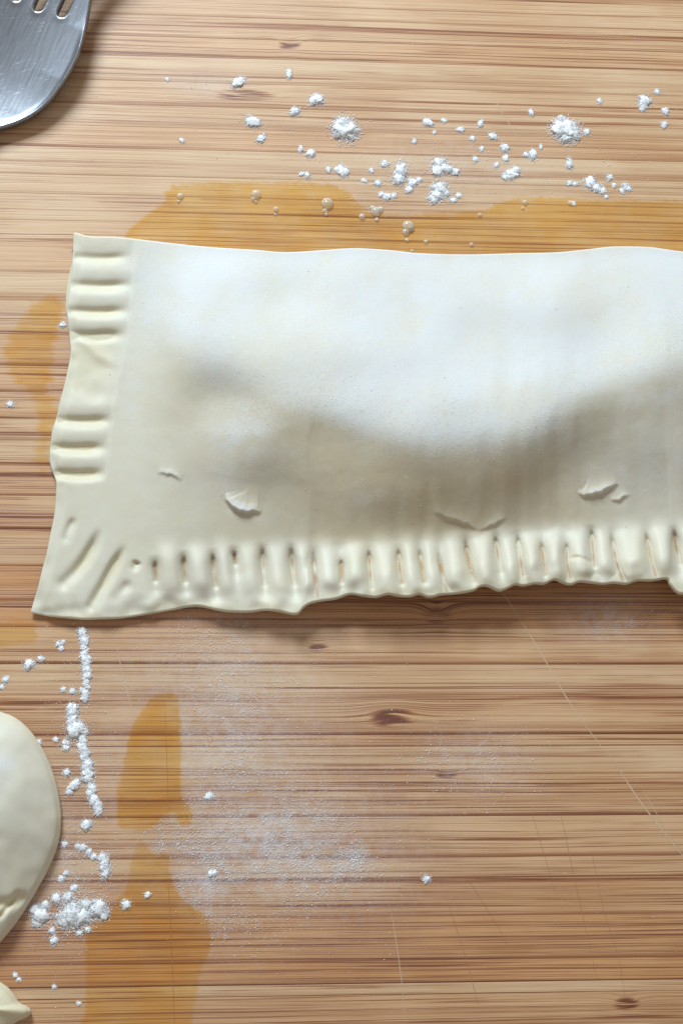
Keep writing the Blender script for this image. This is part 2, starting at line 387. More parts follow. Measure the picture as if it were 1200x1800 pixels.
def groove(poly, width, depth, sharp_top=True, end=.25, grow=0.0):
    """depth field of a pressed line: polyline in px, from its deep inner end outwards"""
    p = spline(poly, 40); out = np.zeros_like(GX)
    x0, x1 = p[:, 0].min() - 40, p[:, 0].max() + 40; y0, y1 = p[:, 1].min() - 40, p[:, 1].max() + 40
    m = (GX > x0) & (GX < x1) & (GY > y0) & (GY < y1)
    if not m.any(): return out
    dx = GX[m][:, None] - p[None, :, 0]; dy = GY[m][:, None] - p[None, :, 1]; d2 = dx * dx + dy * dy
    k = d2.argmin(1); t = k / 39.0; d = np.sqrt(d2[np.arange(len(k)), k])
    env = depth * (1 - (1 - end) * sm(.3, 1, t)) * sm(0, .42, t + .04)
    out[m] = env * np.exp(-(d / (width * (1 + grow * t))) ** 2)
    return out

def sinterp(x, xs, ys, sig=38.0):
    g = np.arange(-200, 1900, 4.0); k = np.exp(-.5 * (np.arange(-40, 41) * 4.0 / sig) ** 2); k /= k.sum()
    return np.interp(x, g, np.convolve(np.pad(np.interp(g, xs, ys), 40, mode='edge'), k, 'valid'))
def yr_of(x): return sinterp(x, [100, 240, 330, 400, 480, 560, 650, 720, 800, 900, 950, 985, 1010, 1060, 1130, 1200, 1400, 1600],
                               [640, 628, 628, 650, 688, 702, 738, 755, 762, 760, 752, 722, 694, 668, 640, 615, 640, 700])
def yb_of(x): return sinterp(x, [50, 180, 260, 420, 600, 800, 900, 1050, 1200, 1600], [905, 925, 968, 955, 958, 945, 930, 922, 920, 925])
def topy_of(x): return np.interp(x, Tc[:, 0], Tc[:, 1])
def zr_of(x): return sinterp(x, [100, 240, 330, 420, 520, 640, 760, 880, 960, 1060, 1200, 1400, 1520, 1600], [3.0, 4.2, 10.0, 12.8, 13.6, 14.0, 14.4, 14.2, 13.2, 11.6, 11, 11, 8, 3]) * mm
yr, yb, yt, zr = yr_of(GX), yb_of(GX), topy_of(GX), zr_of(GX)
yr = yr + 7 * pnoise(GX, GY, 110, 5)
edge_in = np.hypot(GX - Lc[:, 0:1], 0)                                 # px from the left side
dtop = GY - yt
flap = 2.5 * mm
s_up = np.clip(dtop / (yr - yt), 0, 1)
zb_top = 3.4 * mm
z_up = zb_top + (zr - zb_top) * (.62 * np.sin(np.pi / 2 * s_up) ** .85 + .38 * s_up)
s_dn = np.clip((GY - yr) / (yb - yr), 0, 1)
kink = sinterp(GX, [300, 480, 600, 760, 950, 1000, 1200, 1600], [.0, .0, .15, .55, .55, .2, .0, .0])
g_soft = .5 * (1 + np.cos(np.pi * s_dn)) * .4 + .6 * (1 - s_dn); g_sharp = 1 - s_dn
z_dn = flap + (zr - flap) * (kink * g_sharp + (1 - kink) * g_soft)
Zg = np.where(GY < yr, z_up, z_dn)
# flap level of the crimped sides
left_end = np.interp(GY, [400, 450, 580, 640, 700, 830, 900, 1000, 1090], [238, 236, 226, 212, 200, 186, 180, 190, 190])
lramp = sm(0, 1, (GX - left_end) / 120.0)
Zg = flap + (Zg - flap) * np.where(dtop < 999, lramp, 1)
# lumps of filling under the sheet
L1 = pnoise(GX, GY, 120, 11) * 1.5 + pnoise(GX, GY, 60, 12) * .35 + pnoise(GX, GY, 26, 13) * .04
hump = sm(2.5 * mm, 9 * mm, Zg)
Zg += L1 * mm * hump
for (bx, by, r1, r2, amp) in [(300, 590, 50, 60, .9), (395, 690, 60, 45, -1.6), (430, 800, 60, 60, 1.2), (590, 620, 70, 45, .9), (560, 780, 60, 50, -1.1), (860, 700, 90, 36, .9), (720, 660, 50, 36, -.6),
                              (1110, 740, 80, 70, 1.5), (980, 820, 45, 70, -.8), (690, 870, 60, 40, .7), (345, 930, 60, 22, .8), (250, 500, 20, 60, -.5), (470, 520, 90, 30, -.5), (820, 590, 60, 30, -.5),
                              (330, 760, 40, 60, -.6), (1180, 640, 40, 30, .5), (265, 540, 9, 16, .5), (312, 610, 10, 22, .6)]:
    Zg += amp * mm * np.exp(-((GX - bx) / r1) ** 2 - ((GY - by) / r2) ** 2) * np.clip(hump + .3, 0, 1)
Zg = blur(blur(Zg, 10.0), 5.0)
press = np.zeros_like(Zg); crease_wash_shade = np.zeros_like(Zg)
# left crimps: ridges seen from the window side, pressed hollows between them
lx = lambda y: float(np.interp(y, Lc[:, 1], Lc[:, 0]))
for (y, xe, dpt, wd) in [(451, 232, .75, 7), (500, 236, 1.05, 8), (546, 230, 1.15, 8), (588, 224, 1.2, 9), (738, 200, 1.25, 8), (786, 188, 1.4, 8), (832, 186, 1.5, 8)]:
    g = groove([(xe, y), ((xe + lx(y)) / 2, y + 3), (lx(y) + 6, y + 1)], wd, dpt, end=.75)
    Zg -= g * mm; press = np.maximum(press, g / 1.4)
    Zg += .35 * mm * np.exp(-((GY - y + 24) / 14) ** 2) * sm(lx(y) - 5, lx(y) + 18, GX) * sm(xe + 12, xe - 12, GX)
wob = 14 * pnoise(GX, GY, 30, 91)
flat = sm(578, 606, GY + wob * .6) * sm(706, 662, GY + wob) * sm(104, 140, GX) * sm(226 - (GY - 590) * .25, 170 - (GY - 590) * .1, GX + wob)
Zg -= .6 * mm * flat; press = np.maximum(press, .5 * flat)
Zg += .5 * mm * np.exp(-((GX - 170 - (GY - 620) * .9) / 16) ** 2) * sm(590, 605, GY) * sm(650, 625, GY)
# step where the tines ended
stepm = sm(405, 430, GY) * sm(850, 825, GY)
Zg -= .35 * mm * stepm * sm(left_end + 6, left_end - 6, GX)
# corner and front crimps
DIAG = [([(133, 908), (124, 926), (116, 945)], 7, .55), ([(176, 929), (160, 967), (138, 1000), (112, 1025)], 9, 1.15), ([(221, 958), (202, 992), (183, 1027), (160, 1066)], 8, 1.35),
        ([(243, 986), (238, 996)], 6, .9), ([(232, 1020), (205, 1050)], 9, .5)]
FRONT = [([(273, 985), (273, 1002), (274, 1020)], .95), ([(323, 976), (324, 1000), (327, 1022)], 1.2), ([(374, 972), (376, 1000), (380, 1030)], 1.25), ([(411, 968), (414, 990)], .8),
         ([(461, 962), (463, 995), (466, 1026)], 1.4), ([(512, 962), (514, 995), (518, 1026)], 1.4), ([(551, 966), (553, 1000), (558, 1048)], .95), ([(600, 982), (600, 1000), (601, 1022)], 1.1),
         ([(648, 966), (650, 1000), (653, 1032)], 1.45), ([(700, 964), (702, 995), (706, 1024)], 1.4), ([(737, 964), (740, 992), (745, 1022)], 1.1), ([(770, 968), (776, 1005), (784, 1038)], .9),
         ([(817, 948), (823, 985), (832, 1022)], 1.2), ([(870, 942), (874, 975), (880, 1004)], 1.45), ([(909, 940), (913, 975), (919, 1010)], 1.4), ([(951, 951), (954, 980), (958, 1010)], 1.25),
         ([(997, 951), (995, 980), (1002, 1014)], 1.3), ([(1039, 930), (1041, 962), (1044, 994)], 1.45), ([(1073, 935), (1082, 985), (1094, 1020)], 1.3), ([(1134, 935), (1142, 975), (1151, 1010)], 1.4),
         ([(1184, 931), (1187, 960), (1194, 990)], 1.4)] + [([(x, 932), (x + 5, 965), (x + 9, 1000)], 1.3) for x in range(1236, 1560, 47)]
for poly, wd, dpt in DIAG:
    g = groove(poly, wd * .85, dpt * 1.45, end=.5, grow=.4); Zg -= g * mm; press = np.maximum(press, .35 * g)
for poly, dpt in FRONT:
    (xa, ya), (xb, yb_) = poly[0], poly[-1]; kx = (xb - xa) / max(yb_ - ya, 1)
    wide = [(xa - 8 * kx, ya - 10)] + poly[1:-1] + [(xb + 14 * kx, yb_ + 16)]
    g = groove(poly, 3.0, dpt * 1.2, end=.7, grow=.2); g2 = groove(wide, 9.5, dpt * 1.05, end=.75, grow=.25)
    Zg -= (g * 1.3 + g2) * mm; crease_wash_shade = np.maximum(crease_wash_shade, np.clip(groove(poly, 2.9, 1.15, end=.7, grow=.1), 0, 1))
    top = poly[0]                                             # dent where the tine tip went in
    Zg -= .0 * mm * np.exp(-((GX - top[0]) / 7) ** 2 - ((GY - top[1] - 6) / 9) ** 2)
# puffed ridges between the front marks
fx = [q[0][1][0] for q in FRONT]
for a, b in zip(fx[:-1], fx[1:]):
    if b - a < 30: continue
    c = (a + b) / 2; hw = (b - a) * .37
    yc = float(np.interp(c, [200, 500, 800, 1200, 1600], [1003, 1000, 985, 965, 965]))
    Zg += (1.35 + .7 * RNG.random()) * mm * np.exp(-np.abs((GX - c - (GY - yc) * .09) / hw) ** 2.6) * np.exp(-np.abs((GY - yc - 2) / (37 + 6 * RNG.random())) ** 3.2)
# wrinkle fold between two front marks
gf = groove([(996, 984), (1015, 980), (1038, 988)], 4, .9, end=.5); Zg -= gf * mm; press = np.maximum(press, .6 * gf)
Zg += .8 * mm * np.exp(-((GX - 1025) / 22) ** 2 - ((GY - 1004) / 11) ** 2)
# thin, wavy outer hem
dbot = Bc[None, :, 1] - GY
hem = sm(42, 0, dbot)
Zg = Zg * (1 - hem * .32) + hem * mm * (.55 * pnoise(GX, GY, 20, 21) + .5 * pnoise(GX, GY * 0, 47, 22) + .15)
hl = sm(18, 0, GX - Lc[:, 0:1]); Zg = Zg * (1 - hl * .25) + hl * mm * .25 * pnoise(GX * 0, GY, 22, 23)
press = np.maximum(press, .45 * sm(20, 4, dbot) * (.6 + .6 * pnoise(GX, GY, 40, 24)))
Zg += mm * (.012 * pnoise(GX, GY, 9, 31) + .02 * pnoise(GX, GY, 16, 32))
Zg = np.maximum(blur(Zg, .7), 1.15 * mm)
# torn lips in the sheet: the dough rises towards the tear and drops behind it
lipm = np.zeros_like(Zg)
for poly, h, ln, wh in [([(398, 866), (401, 878), (412, 891), (430, 897), (460, 898)], 1.3, 16, .95), ([(760, 900), (775, 904), (800, 912), (826, 922), (845, 933)], .6, 18, .1),
                    ([(842, 932), (858, 925), (888, 909)], .5, 13, .15), ([(1016, 862), (1022, 869), (1044, 866), (1066, 858), (1087, 848)], 1.1, 12, .7), ([(1073, 880), (1088, 876), (1104, 867)], .5, 6, .4),
                    ([(276, 829), (296, 831), (320, 843)], .45, 9, .5)]:
    p = spline(poly, 60); p = p + np.c_[pnoise(p[:, 0], p[:, 1], 9, 81), pnoise(p[:, 0], p[:, 1], 7, 82)] * 2.0
    m = (GX > p[:, 0].min() - 60) & (GX < p[:, 0].max() + 60) & (GY > p[:, 1].min() - 70) & (GY < p[:, 1].max() + 30)
    dx = GX[m][:, None] - p[None, :, 0]; dy = GY[m][:, None] - p[None, :, 1]; k = (dx * dx + dy * dy).argmin(1); r_ = np.arange(len(k))
    tg = np.gradient(p, axis=0); side = tg[k, 0] * dy[r_, k] - tg[k, 1] * dx[r_, k]           # > 0: below the line
    d = np.hypot(dx[r_, k], dy[r_, k]); t = k / 59.0; env = np.sin(np.pi * np.clip(t, 0, 1)) ** .8
    f = np.where(side <= 0, np.exp(-(d / ln) ** 1.3), np.exp(-(d / 3.0) ** 2)) * env
    Zg[m] += h * mm * f; lipm[m] = np.maximum(lipm[m], wh * f * (d < ln * .7))
    Zg[m] -= .15 * abs(h) * mm * np.where(side > 0, np.exp(-((d - 7) / 6) ** 2), 0) * env
lift = np.interp(GX, [60, 300, 420, 520, 700, 1170, 1250, 1600], [0, .3, 1.6, 4.2, 5.8, 6.0, 4.6, 2.5]) * sm(95, 0, dbot)
Zg += lift * mm
# flour: on the window side and along the brow, thin elsewhere
brow = np.exp(-(((GY - yr + 20) / 55) ** 2)) * sm(300, 380, GX)
flour = np.maximum(.98 * sm(30, -60, GY - yr) * sm(190, 270, GX), brow * .95)
flour *= .80 + .30 * pnoise(GX, GY, 70, 41) + .20 * pnoise(GX, GY, 28, 42)
for (bx, by, r1, r2, amp) in [(430, 760, 70, 70, .6), (400, 830, 50, 50, .4), (650, 870, 40, 24, .30), (1150, 690, 90, 40, .5), (240, 650, 40, 120, .35), (1130, 800, 110, 90, .38), (1010, 760, 60, 40, .3), (410, 650, 70, 40, .5)]:
    flour = np.maximum(flour, amp * np.exp(-((GX - bx) / r1) ** 2 - ((GY - by) / r2) ** 2) * (.8 + .5 * pnoise(GX, GY, 20, 43)))
flour = np.clip(np.maximum(flour, lipm), 0, 1) * (1 - np.clip(press, 0, 1))
# warm brown tint on the front slope, weaker towards both ends
warm_tint = sm(5, 45, GY - yr) * sm(15, -20, GY - yb) * sinterp(GX, [260, 420, 520, 650, 850, 1000, 1150, 1250], [.1, .35, .7, .8, .75, .5, .25, .2])
warm_tint = np.clip(warm_tint * (.85 + .22 * pnoise(GX, GY, 80, 51) + .12 * pnoise(GX, GY, 30, 52)), 0, 1)
crease_wash_shade = np.clip(crease_wash_shade * (.75 + .5 * pnoise(GX, GY, 14, 55)), 0, 1)

root = empty('filled_pastry', tuple(P(800, 760)))
tag(root, 'long rectangular unbaked pastry with fork-crimped left and front edges', 'pastry')
def rim_mesh(name, GX, GY, Zg, attrs, mat, parent, under=.0016, zlow=.0007):
    nv, nu = GX.shape
    V = P(GX, GY, Zg).reshape(-1, 3)
    idx = np.arange(nv * nu).reshape(nv, nu)
    ring = np.concatenate([idx[0, :-1], idx[:-1, -1], idx[-1, :0:-1], idx[:0:-1, 0]])   # clockwise in the picture
    pts = V[ring]; t = np.roll(pts, -1, 0) - np.roll(pts, 1, 0); t[:, 2] = 0
    for _ in range(3): t = (np.roll(t, 1, 0) + t + np.roll(t, -1, 0)) / 3
    t /= np.linalg.norm(t, axis=1)[:, None] + 1e-12
    out = np.c_[-t[:, 1], t[:, 0], np.zeros(len(t))]                                  # clockwise travel -> outside on the left
    zt = pts[:, 2]; rings = [ring]; allv = [V]; base = len(V)
    for k, (off, f) in enumerate([(.00028, .82), (.00042, .52), (.00026, .22), (-.0005, .02), (-under * 3, -.05)]):
        q = pts + out * off; zl = np.maximum(zlow, zt - .0024); q[:, 2] = zl + (zt - zl) * f; allv.append(q); rings.append(np.arange(base, base + len(q))); base += len(q)
    F = [quads(nu, nv)]
    for a, b in zip(rings[:-1], rings[1:]):
        F.append(np.stack([a, np.roll(a, -1), np.roll(b, -1), b], -1))
    at = {k: np.concatenate([a.reshape(-1)] + [a.reshape(-1)[ring]] * 5) for k, a in attrs.items()}
    return mesh_np(name, np.vstack(allv), np.vstack(F), mat, parent, True, at)
rim_mesh('top_sheet', GX, GY, Zg, dict(flour=flour, press=np.clip(press, 0, 1), warm_tint=warm_tint, crease_wash_shade=crease_wash_shade), M_DOUGH, root)

def slab(name, outline, z0, z1, mat, parent, attrs=(0, .5, 0), inset=.0006):
    """dough sheet with a rounded edge from a closed outline (world points, clockwise)"""
    c = outline[:, :2].mean(0); n = len(outline); vs = []; r = []
    t = np.roll(outline, -1, 0) - np.roll(outline, 1, 0); t[:, 2] = 0; t /= np.linalg.norm(t, axis=1)[:, None] + 1e-12
    o = np.c_[-t[:, 1], t[:, 0], t[:, 0] * 0]
    for off, z in [(-.004, z0), (-inset, z0), (0, z0 + (z1 - z0) * .35), (0, z0 + (z1 - z0) * .65), (-inset, z1), (-.004, z1)]:
        q = outline + o * off; q[:, 2] = z; vs.append(q)
    F = [np.array([[k * n + j, k * n + (j + 1) % n, (k + 1) * n + (j + 1) % n, (k + 1) * n + j] for j in range(n)])[:, ::-1] for k in range(5)]
    nn = 6 * n
    return mesh_np(name, np.vstack(vs), np.vstack(F), mat, parent, True, dict(flour=[attrs[0]] * nn, press=[attrs[1]] * nn, warm_tint=[attrs[2]] * nn))
LO_L = [(x - d, y) for (x, y), d in zip(LEFT, [-14, -2, 4, 7, 6, 3, -6, -8, -6, -4, -5, -4, -4, -3, -4, -3, -4, -5, -4, -4, -4, -3, -3, -4])]
lo = np.vstack([spline([(x + 4, y + 9) for x, y in TOP], 200), spline(RIGHT, 60)[1:-1] - 5, spline([(x, y - 5 - float(np.interp(x, [350, 480, 600], [0, 40, 78]))) for x, y in BOT][::-1], 420), spline(LO_L[::-1], 160)[4:-12]])
slab('bottom_sheet', P(lo[:, 0], lo[:, 1], .0006), .00008, .0009, M_DOUGH, root, (0.05, .75, 0))

# ------------------------------------------------------------------ two more pastries, cut off by the frame
def dome(name, outline, hgt, hem_w, label, bumps=(), fl=(), pre=(), nr=70, na=260, moist=0.0):
    c = np.array(outline).mean(0); o = spline(outline + outline[:1], na + 1)[:-1]
    r = np.linspace(0.0, 1, nr) ** .9
    X = c[0] + (o[:, 0] - c[0])[None] * r[:, None]; Y = c[1] + (o[:, 1] - c[1])[None] * r[:, None]
    R = np.hypot(o[:, 0] - c[0], o[:, 1] - c[1])[None]; d = R * (1 - r[:, None])
    Z = 2.6 + (hgt - 2.6) * np.sin(np.pi / 2 * np.clip(d / (hem_w * 2.4), 0, 1)) ** .75
    Z = Z + .5 * pnoise(X, Y, 60, 61) + .12 * pnoise(X, Y, 22, 62)
    Z = Z * (1 - .12 * sm(6, 0, d)); press = np.maximum(.25 * sm(16, 2, d), moist); flour = np.zeros_like(Z)
    for (bx, by, r1, r2, a) in bumps: Z = Z + a * np.exp(-((X - bx) / r1) ** 2 - ((Y - by) / r2) ** 2)
    for (bx, by, r1, r2, a) in fl: flour = np.maximum(flour, a * np.exp(-((X - bx) / r1) ** 2 - ((Y - by) / r2) ** 2))
    for poly, wd, dp in pre:
        p = spline(poly, 40); dd = np.sqrt(((X[..., None] - p[:, 0]) ** 2 + (Y[..., None] - p[:, 1]) ** 2).min(-1))
        g = np.exp(-(dd / wd) ** 2); Z = Z - dp * g; press = np.maximum(press, g * .9)
    Z = np.maximum(Z, 1.2) * mm
    V = P(X, Y, Z).reshape(-1, 3); nvert = na
    F = []; i = np.arange(nr - 1)[:, None] * na; j = np.arange(na)[None]; jn = (j + 1) % na
    F.append(np.stack([i + j, i + na + j, i + na + jn, i + jn], -1).reshape(-1, 4))
    ring = (nr - 1) * na + np.arange(na); pts = V[ring]; cw = P(c[0], c[1], 0)
    out = pts - cw; out[:, 2] = 0; out /= np.linalg.norm(out, axis=1)[:, None]
    allv = [V]; rings = [ring]; base = len(V)
    for off, f in [(.0003, .85), (.0005, .5), (.0003, .2), (-.0006, .03), (-.006, .03)]:
        q = pts + out * off; q[:, 2] = pts[:, 2] * f; allv.append(q); rings.append(np.arange(base, base + na)); base += na
    for a, b in zip(rings[:-1], rings[1:]): F.append(np.stack([a, b, np.roll(b, -1), np.roll(a, -1)], -1))
    # orientation: make the top face up
    F = np.vstack(F); allv = np.vstack(allv)
    q = allv[F[len(F) // 3]]; 
    if np.cross(q[1] - q[0], q[2] - q[1])[2] < 0: F = F[:, ::-1]
    at = {k: np.concatenate([a.reshape(-1)] + [a[-1]] * 5) for k, a in dict(flour=flour, press=np.clip(press, 0, 1), warm_tint=flour * 0).items()}
    rt = empty(name, tuple(P(c[0], c[1]))); tag(rt, label, 'pastry')
    mesh_np('dough_shell', allv, F, M_DOUGH, rt, True, at)
    return rt
dome('round_pastry', [(0, 1254), (25, 1264), (50, 1286), (72, 1318), (90, 1360), (100, 1400), (104, 1440), (99, 1480), (84, 1520), (62, 1562), (34, 1608), (10, 1640), (-20, 1668),
                      (-90, 1690), (-200, 1688), (-300, 1640), (-360, 1540), (-375, 1430), (-340, 1320), (-260, 1258), (-160, 1232), (-70, 1234)], 9.5, 62,
     'smooth rounded unbaked pastry beside the line of spilled flour', bumps=[(20, 1500, 50, 60, -.9), (30, 1390, 40, 60, .8), (10, 1620, 14, 40, .9)],
     fl=[(6, 1345, 20, 16, .9), (-20, 1370, 40, 24, .6)], pre=[([(-30, 1590), (5, 1588), (26, 1586), (40, 1578)], 9, 1.1), ([(2, 1610), (16, 1592), (30, 1572)], 5, .9)])
dome('dough_piece', [(0, 1731), (12, 1740), (22, 1752), (30, 1764), (44, 1770), (51, 1778), (44, 1788), (24, 1797), (4, 1812), (-30, 1836), (-90, 1840), (-130, 1800), (-120, 1750), (-70, 1722), (-25, 1722)],
     5.5, 26, 'small pointed piece of yellowish dough in front of the round pastry', nr=40, na=140, moist=.75)

# ------------------------------------------------------------------ fork
def fork():
    # local mm: a along the fork (tines positive, handle negative), b across
    da, db = .40, .20
    A = np.arange(-142, 50, da); Bv = np.arange(-19, 19.01, db); AA, BB = np.meshgrid(A, Bv, indexing='ij')
    ZA = [-142, -110, -60, -46, -38, -33, -28, -22, -16, -10, -4, 2, 10, 20, 35, 50]; ZV = [3.2, 5.0, 9.6, 7.8, 4.6, 3.25, 3.2, 3.4, 4.0, 4.8, 5.7, 6.7, 8.2, 10.2, 13.8, 18.0]
    ang = math.radians(FORK_ANG); ax = np.array([math.sin(ang), math.cos(ang)]); bx = np.array([math.cos(ang), -math.sin(ang)])
    org = P(FORK_X, FORK_Y, .0032)
    prof = []
    for (ex, ey) in [(168, -40), (158, 10), (151, 50), (141, 90), (127, 122), (106, 155), (80, 185), (50, 205), (20, 217), (0, 222)]:
        a_ = 0
        for _ in range(5):
            b_z = np.interp(a_, ZA, ZV) + 1.2
            p_ = P(ex, ey, b_z * mm); a_ = float((p_[:2] - org[:2]) @ ax) / mm; b_ = float((p_[:2] - org[:2]) @ bx) / mm
        prof.append((a_, b_))
    prof.sort(); print('fork profile', [(round(a, 1), round(b, 1)) for a, b in prof])
    prof = [q for q in prof if q[1] > 3.0]; a_l = prof[0][0]
    hw_a = [-142, -138, -130, -100, -60, min(a_l - 6, -38), a_l - 2] + [q[0] for q in prof] + [30, 50]
    hw_v = [.5, 5.5, 8.5, 8.0, 5.2, 3.2, 3.3] + [q[1] for q in prof] + [prof[-1][1] - .2, prof[-1][1] - .8]
    pp_ = spline(list(zip(hw_a, hw_v)), 400); hw_a, hw_v = pp_[:, 0], np.maximum(pp_[:, 1], .4)
    k = np.exp(-.5 * (np.arange(-12, 13) / 3.0) ** 2); k /= k.sum()
    h1 = np.interp(A, hw_a, hw_v); h1 = np.convolve(np.pad(h1, 12, mode='edge'), k, 'valid'); hw = np.repeat(h1[:, None], BB.shape[1], 1)
    slope = np.gradient(h1, da)[:, None]
    sd = (hw - np.abs(BB)) / np.sqrt(1 + slope ** 2)                    # + inside
    sd = np.minimum(sd, AA + 141.5)
    pitch = 6.3; sw = 1.2
    for c in (-pitch, 0, pitch):
        a0 = 1.3 if c > 0 else .3
        wdt = sw + np.clip(AA - a0, 0, 60) * .012
        q = np.where(AA < a0 + sw, np.hypot(AA - (a0 + sw), BB - c) - sw, np.abs(BB - c) - wdt)
        sd = np.minimum(sd, q)
    for c in (-1.5 * pitch, -.5 * pitch, .5 * pitch, 1.5 * pitch):      # pointed tips
        pass
    sd = np.minimum(sd, 49 - AA)
    gy, gx = np.gradient(sd, da, db)
    gl = np.hypot(gx, gy) + 1e-6
    inside = sd > 0
    cell = inside[:-1, :-1] | inside[1:, :-1] | inside[:-1, 1:] | inside[1:, 1:]
    snap = ~inside
    A2 = np.where(snap, AA - sd * gy / gl ** 2, AA); B2 = np.where(snap, BB - sd * gx / gl ** 2, BB)
    d = np.where(snap, 0, sd)
    zrow = np.interp(A, ZA, ZV)
    kk = np.exp(-.5 * (np.arange(-30, 31) / 6.0) ** 2); kk /= kk.sum(); zrow = np.convolve(np.pad(zrow, 30, mode='edge'), kk, 'valid')
    zc = np.interp(A2, A, zrow)
    bowl = np.interp(A2, [-60, -36, -26, -14, 0, 14, 50], [0, 0, .005, .007, .006, .002, 0]) * B2 ** 2
    z = zc + bowl + .45 * np.exp(-(d / 1.0) ** 2) * sm(4, -6, A2)
    r = .5; th = 2.9
    rd = np.where(d < r, r - np.sqrt(np.maximum(r * r - (r - np.minimum(d, r)) ** 2, 0)), 0)
    ztop = z - rd; zbot = z - th + rd
    # to world: anchor = slot end of the middle gap, axis direction in the picture
    def W(a, b, zz): return np.stack([org[0] + (a * ax[0] + b * bx[0]) * mm, org[1] + (a * ax[1] + b * bx[1]) * mm, zz * mm], -1)
    Vt, Vb = W(A2, B2, ztop), W(A2, B2, zbot)
    nA, nB = AA.shape; idx = np.arange(nA * nB).reshape(nA, nB)
    f = np.stack([idx[:-1, :-1], idx[:-1, 1:], idx[1:, 1:], idx[1:, :-1]], -1)       # a up, b right
    ca = (A[:-1, None] + A[1:, None]) / 2 + 0 * Bv[None, :-1]; cb = (Bv[None, :-1] + Bv[None, 1:]) / 2 + 0 * A[:-1, None]
    rt = empty('fork', tuple(W(0, 0, 0))); tag(rt, 'stainless steel table fork with scratched brushed head, lying by the pastry', 'fork')
    sel = [('handle', ca < -33), ('head', (ca >= -33) & (ca < 4.5))] + [('tine', (ca >= 4.5) & (cb >= lo_) & (cb < hi_)) for lo_, hi_ in
           [(-20, -pitch), (-pitch, 0), (0, pitch), (pitch, 20)]]
    for name, mk in sel:
        c = cell & mk
        ft = f[c]
        # boundary edges of this piece
        V = np.vstack([Vt.reshape(-1, 3), Vb.reshape(-1, 3)]); off = nA * nB
        e = np.concatenate([ft[:, [0, 1]], ft[:, [1, 2]], ft[:, [2, 3]], ft[:, [3, 0]]])
        key = e[:, 0].astype(np.int64) * 10_000_000 + e[:, 1]; rkey = e[:, 1].astype(np.int64) * 10_000_000 + e[:, 0]
        be = e[~np.isin(key, rkey)]
        # only wall off real outline edges (not piece joints)
        onb = (d.reshape(-1)[be[:, 0]] < 1e-6) & (d.reshape(-1)[be[:, 1]] < 1e-6); be = be[onb]
        side = np.stack([be[:, 1], be[:, 0], be[:, 0] + off, be[:, 1] + off], -1)
        F = np.vstack([ft, ft[:, ::-1] + off, side])
        # front face orientation check
        used, inv = np.unique(F.reshape(-1), return_inverse=True)
        V2 = V[used]; F2 = inv.reshape(-1, 4)
        q = V2[F2[0]]; 
        if np.cross(q[1] - q[0], q[2] - q[1])[2] < 0: F2 = F2[:, ::-1]
        fa = np.r_[A2.reshape(-1), A2.reshape(-1)][used]; fb = np.r_[B2.reshape(-1), B2.reshape(-1)][used]
        mesh_np(name, V2, F2, M_STEEL, rt, True, dict(fa=fa, fb=fb))
FORK_ANG, FORK_X, FORK_Y = 24.0, 66, 31
fork()

# ------------------------------------------------------------------ egg wash on the board
def inside_poly(px, py, poly):
    r = np.zeros(px.shape, bool); n = len(poly)
    for i in range(n):
        (x0, y0), (x1, y1) = poly[i], poly[(i + 1) % n]
        c = ((y0 > py) != (y1 > py)) & (px < (x1 - x0) * (py - y0) / (y1 - y0 + 1e-9) + x0); r ^= c
    return r
def film(label, outline, soft=10, strength=.4, thick=.00016, step=4.0):
    o = spline(outline + outline[:1], 160)
    x0, y0 = o.min(0) - 30; x1, y1 = o.max(0) + 30
    xs = np.arange(x0, x1, step); ys = np.arange(y0, y1, step); X, Y = np.meshgrid(xs, ys)
    dd = np.sqrt(((X[..., None] - o[:, 0]) ** 2 + (Y[..., None] - o[:, 1]) ** 2).min(-1)); ins = inside_poly(X, Y, o.tolist())
    sd = np.where(ins, dd, -dd); wet = np.clip(.5 + sd / (2 * soft), 0, 1)
    keep = sd > -soft * 1.3 - step
    Z = .00004 + thick * sm(-2, 14, sd)
    idx = np.arange(X.size).reshape(X.shape); k = keep[:-1, :-1] & keep[1:, :-1] & keep[:-1, 1:] & keep[1:, 1:]
    f = np.stack([idx[:-1, :-1], idx[1:, :-1], idx[1:, 1:], idx[:-1, 1:]], -1)[k]
    used, inv = np.unique(f.reshape(-1), return_inverse=True)
    ob = mesh_np('egg_wash_puddle', P(X, Y, Z).reshape(-1, 3)[used], inv.reshape(-1, 4), M_WASH, None, True, dict(wet=wet.reshape(-1)[used], ws=np.full(len(used), strength)))
    return tag(ob, label, 'egg wash', 'egg wash spilled on the board')
pud = film('long orange egg wash puddle with froth along the back of the pastry',
     [(215, 430), (232, 398), (266, 374), (292, 352), (300, 330), (380, 321), (470, 320), (560, 322), (606, 334), (626, 354), (650, 372), (700, 380), (770, 376), (850, 368), (885, 354), (950, 346),
      (1050, 352), (1130, 354), (1240, 356), (1380, 372), (1400, 430), (1300, 475), (900, 475), (500, 470), (260, 455)], 13, .66)
film('orange egg wash smear beside the crimped left edge of the long pastry',
     [(6, 612), (22, 585), (42, 562), (62, 535), (98, 524), (112, 548), (98, 590), (92, 640), (84, 690), (96, 705), (100, 725), (84, 790), (78, 830), (64, 800), (70, 740), (52, 690), (20, 655)], 16, .62)
film('small orange stain of egg wash near the pointed front corner of the long pastry', [(-12, 1098), (54, 1092), (64, 1106), (56, 1128), (20, 1134), (-12, 1134)], 9, .6)
film('tapered orange egg wash streak between flour line and dusted wood',
     [(250, 1246), (276, 1222), (308, 1221), (315, 1250), (318, 1310), (318, 1395), (334, 1418), (337, 1447), (316, 1452), (308, 1428), (288, 1432), (262, 1458), (212, 1452), (208, 1400), (220, 1330), (232, 1280)], 6, .78)
